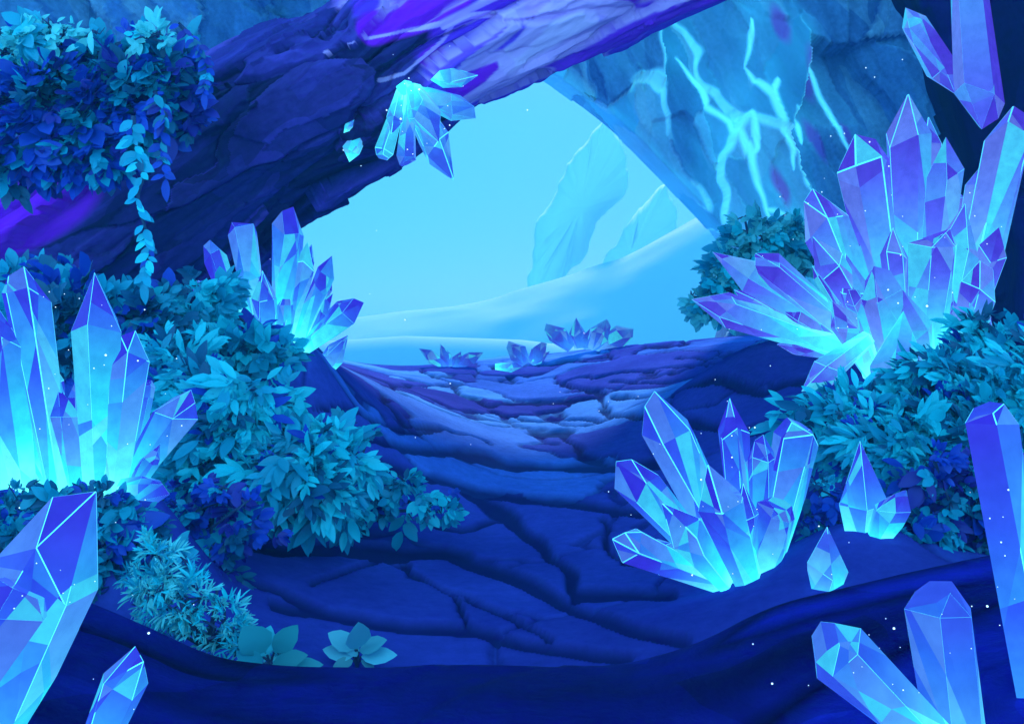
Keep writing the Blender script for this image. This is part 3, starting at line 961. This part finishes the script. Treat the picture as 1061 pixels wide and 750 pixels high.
def build_plants():
    # on the arch, top left
    bush('leafy_bush', 'thick teal bush spilling over the top of the arch in the upper left corner', (110, 160, 7.9),
         [(40, 78, -.3, 75, 32), (120, 75, -.35, 60, 30), (175, 80, -.35, 36, 30), (60, 120, -.5, 80, 50), (140, 110, -.5, 50, 42), (20, 148, -.6, 60, 42), (95, 150, -.6, 55, 34)],
         21, 'blue', 520, 11, group='bushes growing on the cave rock')
    bush('leafy_bush', 'bright mint topped tuft above the upper left bush', (60, 70, 7.5), [(20, 38, -.2, 34, 14), (66, 36, -.2, 30, 12), (160, 42, -.2, 18, 8), (0, 50, -.3, 25, 18)], 19, 'mint', 46, 12, droop=0)
    vine('long leafy vine hanging from the upper left bush, its tip just above the dark bushes', [(138, 120), (141, 150), (148, 180), (143, 205), (150, 235), (156, 255), (153, 275), (150, 290)], 6.1, 20, 21, 'teal')
    vine('short blue leaved vine hanging beside the long vine', [(160, 95), (172, 120), (168, 150), (172, 185)], 6.8, 19, 22, 'blue')
    vine('dark blue sprig trailing over the arch right of the upper left bush', [(185, 25), (205, 45), (215, 70), (212, 95)], 7.0, 15, 23, 'blue')
    # left, behind the big cluster
    bush('leafy_bush', 'dark teal bush behind the tall left crystals, under the vine tip', (90, 380, 6.5),
         [(25, 312, 0, 60, 34), (80, 318, -.1, 55, 28), (120, 335, -.1, 45, 28), (70, 350, -.2, 80, 45), (150, 350, -.1, 35, 40)], 24, 'dark', 230, 13)
    bush('leafy_bush', 'teal bush around the foot of the small crystal fan under the arch', (270, 375, 7.0),
         [(205, 320, -.1, 45, 25), (228, 362, -.3, 52, 26), (258, 362, -.4, 30, 10), (190, 350, -.2, 40, 30), (240, 370, -.4, 50, 22)], 22, 'teal', 190, 14)
    bush('leafy_bush', 'broad teal bush right of the tall left crystals, leaves drooping over the floor', (240, 520, 5.6),
         [(190, 430, 0, 60, 40), (240, 440, -.1, 70, 45), (300, 470, -.1, 65, 42), (215, 485, -.2, 75, 45), (290, 500, -.3, 65, 40), (345, 495, -.1, 42, 40), (180, 390, .2, 50, 40)], 26, 'bright', 520, 15, lean=(-.45, -.1), wid=.68)
    bush('leafy_bush', 'small loose teal bush creeping out over the floor from the broad bush', (390, 530, 6.4), [(360, 450, .1, 20, 16), (380, 505, 0, 40, 32), (425, 520, 0, 35, 22), (355, 520, -.1, 35, 30)], 14, 'teal', 130, 16, per=(4, 7))
    bush('leafy_bush', 'dark blue leaved bush low in front of the broad teal bush', (215, 580, 4.7), [(200, 530, 0, 55, 35), (240, 545, -.05, 40, 30), (170, 560, -.1, 40, 35), (225, 585, -.1, 35, 18)], 17, 'blue', 110, 17)
    bush('leafy_bush', 'murky teal and indigo thicket at the foot of the tall left crystals', (50, 590, 4.1), [(15, 528, 0, 55, 30), (85, 535, .05, 50, 24), (15, 555, -.1, 60, 45), (70, 560, -.1, 60, 45), (140, 545, 0, 35, 20), (120, 560, 0, 40, 50), (140, 600, 0, 45, 40)], 19, 'dark', 330, 18)
    bush('feathery_fern', 'feathery pale teal fern on the ledge beside the big slanted crystal', (215, 672, 3.5), [(165, 590, .1, 30, 28), (195, 620, 0, 38, 30), (225, 640, 0, 34, 22), (245, 660, 0, 28, 12), (270, 672, 0, 22, 7), (170, 630, .1, 30, 24)], 15, 'mint', 170, 19, cat='fern', per=(7, 11), wid=.34, droop=0, lean=(.3, 0))
    leafy_plant('round leaved teal plant at the back of the ledge, right of the fern', (280, 690, 3.3),
                [(275, 675, 252, 650, 1.1), (272, 680, 280, 648, 1.0), (284, 676, 308, 648, .9), (282, 688, 318, 678, .7), (290, 690, 335, 688, .6), (272, 688, 245, 675, .9), (265, 690, 240, 688, .7)], 31, (.05, .58, .66))
    leafy_plant('pale round leaved plant alone on the floor behind the ledge', (370, 692, 3.95),
                [(368, 672, 340, 655, 1.0), (370, 672, 372, 646, .9), (372, 674, 400, 662, .8), (374, 680, 411, 678, .7), (366, 680, 334, 672, .8), (366, 684, 345, 690, .9), (374, 684, 388, 691, .9), (370, 680, 360, 662, 1.1)], 32, (.16, .70, .78))
    # right
    bush('leafy_bush', 'bright teal bush at the foot of the giant violet crystals', (960, 520, 5.6),
         [(1020, 375, .6, 60, 40), (970, 390, .2, 55, 30), (880, 440, .1, 50, 28), (975, 442, -.1, 60, 34), (1030, 430, -.1, 60, 50), (870, 440, 0, 45, 30), (930, 470, -.2, 70, 45), (1000, 480, -.2, 65, 45)], 25, 'bright', 620, 41, lean=(-.45, 0), wid=.62)
    bush('leafy_bush', 'blue and teal leafy bush low on the right, behind the dark ledge', (970, 575, 4.7), [(960, 520, 0, 55, 45), (1010, 525, -.05, 50, 45), (930, 555, -.1, 40, 25), (985, 555, -.1, 50, 25), (865, 545, .2, 35, 45)], 18, 'blue', 230, 42)
    bush('leafy_bush', 'bright cyan bush on the rocks behind the pointing violet crystals', (800, 330, 10.5), [(790, 245, 0, 40, 24), (825, 250, .1, 34, 26), (775, 262, -.1, 28, 22), (760, 290, 0, 32, 28), (735, 318, -.1, 22, 18), (790, 300, 0, 40, 32)], 16, 'mint', 260, 43)


# ------------------------------------------------------------------ the crystals
def build_crystals():
    G = 'crystal clusters growing in the cave'
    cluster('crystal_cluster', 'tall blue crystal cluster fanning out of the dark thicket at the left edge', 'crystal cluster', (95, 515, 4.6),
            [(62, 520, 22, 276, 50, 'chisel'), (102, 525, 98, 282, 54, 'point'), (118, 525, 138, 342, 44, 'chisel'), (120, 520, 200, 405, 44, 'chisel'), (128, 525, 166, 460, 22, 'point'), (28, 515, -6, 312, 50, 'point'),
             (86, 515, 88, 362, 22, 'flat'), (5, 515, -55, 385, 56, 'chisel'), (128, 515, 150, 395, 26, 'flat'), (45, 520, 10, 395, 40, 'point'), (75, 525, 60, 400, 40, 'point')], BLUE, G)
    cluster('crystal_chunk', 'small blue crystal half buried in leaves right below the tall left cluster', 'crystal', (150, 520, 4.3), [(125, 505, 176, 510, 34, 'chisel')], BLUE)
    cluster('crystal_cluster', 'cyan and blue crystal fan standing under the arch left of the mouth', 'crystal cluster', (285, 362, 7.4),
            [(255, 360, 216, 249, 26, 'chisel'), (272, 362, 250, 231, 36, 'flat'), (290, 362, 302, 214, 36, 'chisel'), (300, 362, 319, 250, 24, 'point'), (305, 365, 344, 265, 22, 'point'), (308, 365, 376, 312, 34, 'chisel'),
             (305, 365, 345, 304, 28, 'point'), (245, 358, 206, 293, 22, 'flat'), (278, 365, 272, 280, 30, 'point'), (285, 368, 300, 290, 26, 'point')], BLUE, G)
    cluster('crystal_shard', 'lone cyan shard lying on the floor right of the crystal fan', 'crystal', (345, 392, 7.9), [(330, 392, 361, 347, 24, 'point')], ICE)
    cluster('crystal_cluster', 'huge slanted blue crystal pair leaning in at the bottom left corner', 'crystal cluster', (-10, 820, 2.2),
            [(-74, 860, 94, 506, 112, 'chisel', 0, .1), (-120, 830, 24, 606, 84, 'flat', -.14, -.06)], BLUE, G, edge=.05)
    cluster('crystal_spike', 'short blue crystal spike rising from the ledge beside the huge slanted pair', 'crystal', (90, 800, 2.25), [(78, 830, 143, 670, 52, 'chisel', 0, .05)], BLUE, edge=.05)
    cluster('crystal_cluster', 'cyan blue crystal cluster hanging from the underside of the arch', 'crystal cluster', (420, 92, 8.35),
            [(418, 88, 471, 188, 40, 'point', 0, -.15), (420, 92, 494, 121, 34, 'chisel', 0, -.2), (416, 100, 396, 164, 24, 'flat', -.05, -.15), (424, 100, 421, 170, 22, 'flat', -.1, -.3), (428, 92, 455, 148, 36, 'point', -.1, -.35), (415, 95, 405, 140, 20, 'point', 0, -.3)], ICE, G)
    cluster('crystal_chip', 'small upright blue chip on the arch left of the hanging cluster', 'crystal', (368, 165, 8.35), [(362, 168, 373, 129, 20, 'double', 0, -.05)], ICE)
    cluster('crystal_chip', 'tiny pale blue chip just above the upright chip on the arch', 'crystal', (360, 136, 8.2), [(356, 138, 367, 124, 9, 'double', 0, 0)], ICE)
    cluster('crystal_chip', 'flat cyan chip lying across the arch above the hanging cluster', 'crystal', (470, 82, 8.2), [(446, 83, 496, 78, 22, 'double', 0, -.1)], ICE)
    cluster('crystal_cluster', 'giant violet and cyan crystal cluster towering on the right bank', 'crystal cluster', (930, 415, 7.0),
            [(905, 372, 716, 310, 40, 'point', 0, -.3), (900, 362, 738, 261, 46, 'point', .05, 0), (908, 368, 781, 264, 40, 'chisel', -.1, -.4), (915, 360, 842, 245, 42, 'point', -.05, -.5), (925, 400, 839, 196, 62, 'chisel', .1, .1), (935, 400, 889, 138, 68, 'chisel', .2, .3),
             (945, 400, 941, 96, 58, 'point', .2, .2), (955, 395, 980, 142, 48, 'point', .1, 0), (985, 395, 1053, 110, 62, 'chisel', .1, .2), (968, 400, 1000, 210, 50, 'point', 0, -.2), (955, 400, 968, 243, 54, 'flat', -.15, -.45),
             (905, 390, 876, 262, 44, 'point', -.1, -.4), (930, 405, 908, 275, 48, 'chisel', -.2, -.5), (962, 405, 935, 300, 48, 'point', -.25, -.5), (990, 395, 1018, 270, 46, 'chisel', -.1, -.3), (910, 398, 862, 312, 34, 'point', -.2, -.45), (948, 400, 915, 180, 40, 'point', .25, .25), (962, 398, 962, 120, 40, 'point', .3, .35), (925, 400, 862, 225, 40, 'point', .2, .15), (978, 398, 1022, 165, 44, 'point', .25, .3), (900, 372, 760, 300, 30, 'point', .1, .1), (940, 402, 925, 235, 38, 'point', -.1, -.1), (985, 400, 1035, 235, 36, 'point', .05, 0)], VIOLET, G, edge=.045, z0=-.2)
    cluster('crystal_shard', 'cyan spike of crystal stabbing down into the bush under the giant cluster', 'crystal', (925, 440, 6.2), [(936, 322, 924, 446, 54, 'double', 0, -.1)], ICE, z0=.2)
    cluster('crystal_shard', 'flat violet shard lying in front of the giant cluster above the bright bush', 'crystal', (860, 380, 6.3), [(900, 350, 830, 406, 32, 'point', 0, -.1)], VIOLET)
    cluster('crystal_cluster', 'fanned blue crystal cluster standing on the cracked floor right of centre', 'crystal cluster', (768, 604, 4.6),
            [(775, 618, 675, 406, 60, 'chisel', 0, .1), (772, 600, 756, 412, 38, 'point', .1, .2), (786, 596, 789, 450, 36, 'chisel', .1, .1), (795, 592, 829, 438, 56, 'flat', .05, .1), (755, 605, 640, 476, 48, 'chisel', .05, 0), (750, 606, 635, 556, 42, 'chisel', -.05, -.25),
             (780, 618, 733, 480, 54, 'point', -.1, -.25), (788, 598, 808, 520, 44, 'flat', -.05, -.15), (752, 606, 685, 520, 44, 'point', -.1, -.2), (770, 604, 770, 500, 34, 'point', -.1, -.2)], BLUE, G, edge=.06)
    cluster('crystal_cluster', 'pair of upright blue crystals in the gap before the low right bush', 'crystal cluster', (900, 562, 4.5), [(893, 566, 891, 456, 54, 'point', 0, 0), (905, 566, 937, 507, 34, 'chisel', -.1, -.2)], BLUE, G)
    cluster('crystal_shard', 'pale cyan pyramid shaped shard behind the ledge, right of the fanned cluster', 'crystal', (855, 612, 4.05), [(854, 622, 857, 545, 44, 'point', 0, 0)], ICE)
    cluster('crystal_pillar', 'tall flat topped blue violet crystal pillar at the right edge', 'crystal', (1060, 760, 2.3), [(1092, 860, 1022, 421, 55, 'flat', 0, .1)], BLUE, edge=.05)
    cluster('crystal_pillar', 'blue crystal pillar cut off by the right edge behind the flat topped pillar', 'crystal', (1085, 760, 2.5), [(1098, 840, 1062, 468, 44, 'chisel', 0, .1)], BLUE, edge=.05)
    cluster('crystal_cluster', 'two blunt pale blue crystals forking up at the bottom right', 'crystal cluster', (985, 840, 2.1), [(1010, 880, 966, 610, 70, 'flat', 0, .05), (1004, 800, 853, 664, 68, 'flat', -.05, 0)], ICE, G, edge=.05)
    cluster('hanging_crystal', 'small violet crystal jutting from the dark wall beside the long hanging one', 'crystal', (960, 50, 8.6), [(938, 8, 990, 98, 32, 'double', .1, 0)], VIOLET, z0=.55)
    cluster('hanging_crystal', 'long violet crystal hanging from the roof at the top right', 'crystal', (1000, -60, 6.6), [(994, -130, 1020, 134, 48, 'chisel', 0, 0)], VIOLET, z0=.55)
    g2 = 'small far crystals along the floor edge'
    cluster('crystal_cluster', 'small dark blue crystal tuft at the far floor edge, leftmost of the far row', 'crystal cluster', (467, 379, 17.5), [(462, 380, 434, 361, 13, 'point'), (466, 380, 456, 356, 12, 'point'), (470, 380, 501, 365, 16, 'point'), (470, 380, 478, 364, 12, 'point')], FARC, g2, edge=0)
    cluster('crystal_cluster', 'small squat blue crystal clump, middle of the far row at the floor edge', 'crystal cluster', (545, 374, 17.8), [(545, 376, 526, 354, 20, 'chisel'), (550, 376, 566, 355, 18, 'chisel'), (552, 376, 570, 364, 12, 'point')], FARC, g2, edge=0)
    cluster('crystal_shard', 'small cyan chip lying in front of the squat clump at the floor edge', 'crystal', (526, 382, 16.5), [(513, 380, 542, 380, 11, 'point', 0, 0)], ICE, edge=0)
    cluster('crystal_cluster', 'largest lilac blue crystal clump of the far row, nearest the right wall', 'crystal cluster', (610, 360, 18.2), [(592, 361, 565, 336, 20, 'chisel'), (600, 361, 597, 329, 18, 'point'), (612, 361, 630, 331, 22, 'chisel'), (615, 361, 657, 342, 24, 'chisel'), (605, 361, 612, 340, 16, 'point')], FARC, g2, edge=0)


def build_dust():
    rg = np.random.default_rng(5)
    zones = [(110, 400, 4.2, 90, 120, 26), (300, 290, 8.2, 80, 70, 24), (430, 120, 8.0, 70, 50, 20), (900, 250, 6.4, 110, 120, 40), (740, 500, 4.3, 90, 90, 26), (930, 680, 2.0, 100, 60, 22), (70, 620, 2.1, 70, 90, 16), (1030, 560, 2.2, 30, 90, 10), (560, 430, 8, 200, 60, 10)]
    bm = bmesh.new()
    for (px, py, Y, sx, sy, n) in zones:
        for _ in range(n):
            c = P(px + rg.normal() * sx * .6, py + rg.normal() * sy * .6, Y - abs(rg.normal()) * .15)
            bmesh.ops.create_icosphere(bm, subdivisions=1, radius=min(.35 + rg.exponential(.28), 1.3) * Y / F, matrix=Matrix.Translation(c))
    me = bpy.data.meshes.new('glowing_dust')
    bm.to_mesh(me); bm.free()
    o = link_mesh('glowing_dust', me, [flat_mat('dust_glow', (.7, .9, 1), .5, (.72, .85, 1.0), 1.1)])
    tag(o, 'tiny glowing specks of dust floating around the crystals', 'dust', None, 'stuff')


build_floor()
build_arch()
build_walls()
build_ledge()
build_far()
build_crystals()
build_plants()
build_dust()


def build_haze():
    lo, hi = Vector((1e9,) * 3), Vector((-1e9,) * 3)
    for o in list(sc.objects):
        if o.type != 'MESH': continue
        for v in o.bound_box:
            p = Vector(v) + o.location + (o.parent.location if o.parent else Vector())
            for k in range(3): lo[k] = min(lo[k], p[k]); hi[k] = max(hi[k], p[k])
    lo -= Vector((1, 3, 1)); hi += Vector((1, 1, .5))
    bm = bmesh.new()
    bmesh.ops.create_cube(bm, size=1, matrix=Matrix.Translation((lo + hi) / 2) @ Matrix.Diagonal((*(hi - lo), 1)))
    me = bpy.data.meshes.new('haze'); bm.to_mesh(me); bm.free()
    N = NT('haze_air')
    v = N.n('VolumePrincipled', {'Color': (.10, .80, 1, 1), 'Density': HAZE, 'Anisotropy': 0.0})
    N.t.links.new(v.outputs[0], N.out.inputs['Volume'])
    tag(link_mesh('haze', me, [N.m]), 'pale blue haze filling the cave and the air beyond the mouth', 'haze', None, 'stuff')


HAZE = .0032
build_haze()

# ------------------------------------------------------------------ light, air, camera
SUN_EL, SUN_AZ = 34.0, 5.0            # the sun stands beyond the mouth, to the right
w = bpy.data.worlds.new('World')
sc.world = w
w.use_nodes = True
t = w.node_tree
t.nodes.clear()
wo = t.nodes.new('ShaderNodeOutputWorld')
bg = t.nodes.new('ShaderNodeBackground')
sky = t.nodes.new('ShaderNodeTexSky')
sky.sky_type = 'NISHITA'
sky.sun_disc = False
sky.sun_elevation = math.radians(SUN_EL)
sky.sun_rotation = math.radians(SUN_AZ)
gm = t.nodes.new('ShaderNodeNewGeometry')
sep = t.nodes.new('ShaderNodeSeparateXYZ')
tcw = t.nodes.new('ShaderNodeTexCoord')
t.links.new(tcw.outputs['Generated'], sep.inputs[0])
mr = t.nodes.new('ShaderNodeMapRange')
mr.interpolation_type = 'SMOOTHSTEP'
for k, v in ((1, -.4), (2, .75), (3, 0), (4, 1)): mr.inputs[k].default_value = v
t.links.new(sep.outputs['Y'], mr.inputs[0])
mx = t.nodes.new('ShaderNodeMix')
mx.data_type = 'RGBA'
mx.inputs[6].default_value = (4.4, 15.5, 25.5, 1)          # sky behind the viewer, raised as an added frontal fill
mx.inputs[7].default_value = (0, 5.2, 9.7, 1)          # glowing side, beyond the mouth
t.links.new(mr.outputs[0], mx.inputs[0])
ad = t.nodes.new('ShaderNodeMix')
ad.data_type = 'RGBA'
ad.blend_type = 'ADD'
ad.inputs[0].default_value = .12
t.links.new(mx.outputs[2], ad.inputs[6])
t.links.new(sky.outputs[0], ad.inputs[7])
t.links.new(ad.outputs[2], bg.inputs[0])
bg.inputs[1].default_value = .1
t.links.new(bg.outputs[0], wo.inputs[0])

sl = bpy.data.lights.new('sun', 'SUN')
sl.energy = 4.0
sl.angle = math.radians(4)
sl.color = (1, .98, .96)
so = bpy.data.objects.new('sun', sl)
col.objects.link(so)
az, el = math.radians(SUN_AZ), math.radians(SUN_EL)
d = Vector((math.sin(az) * math.cos(el), math.cos(az) * math.cos(el), math.sin(el)))
so.rotation_euler = (-d).to_track_quat('-Z', 'Y').to_euler()

cd = bpy.data.cameras.new('camera')
cam = bpy.data.objects.new('camera', cd)
col.objects.link(cam)
cam.location = (0, 0, CZ)
cam.rotation_euler = (math.pi / 2, 0, 0)
cd.sensor_width = 36
cd.lens = 36 * F / 1061
cd.shift_y = -(375 - HZ) / 1061
cd.clip_end = 500
sc.camera = cam

sc.view_settings.view_transform = 'Standard'
sc.view_settings.look = 'None'
sc.view_settings.exposure = 0
sc.view_settings.gamma = 1
sc.render.engine = 'CYCLES'
sc.cycles.use_denoising = True
sc.cycles.use_adaptive_sampling = True
sc.cycles.adaptive_threshold = .025
sc.cycles.max_bounces = 5
sc.cycles.volume_bounces = 1
sc.cycles.diffuse_bounces = 3
sc.cycles.glossy_bounces = 3
sc.cycles.sample_clamp_indirect = 4
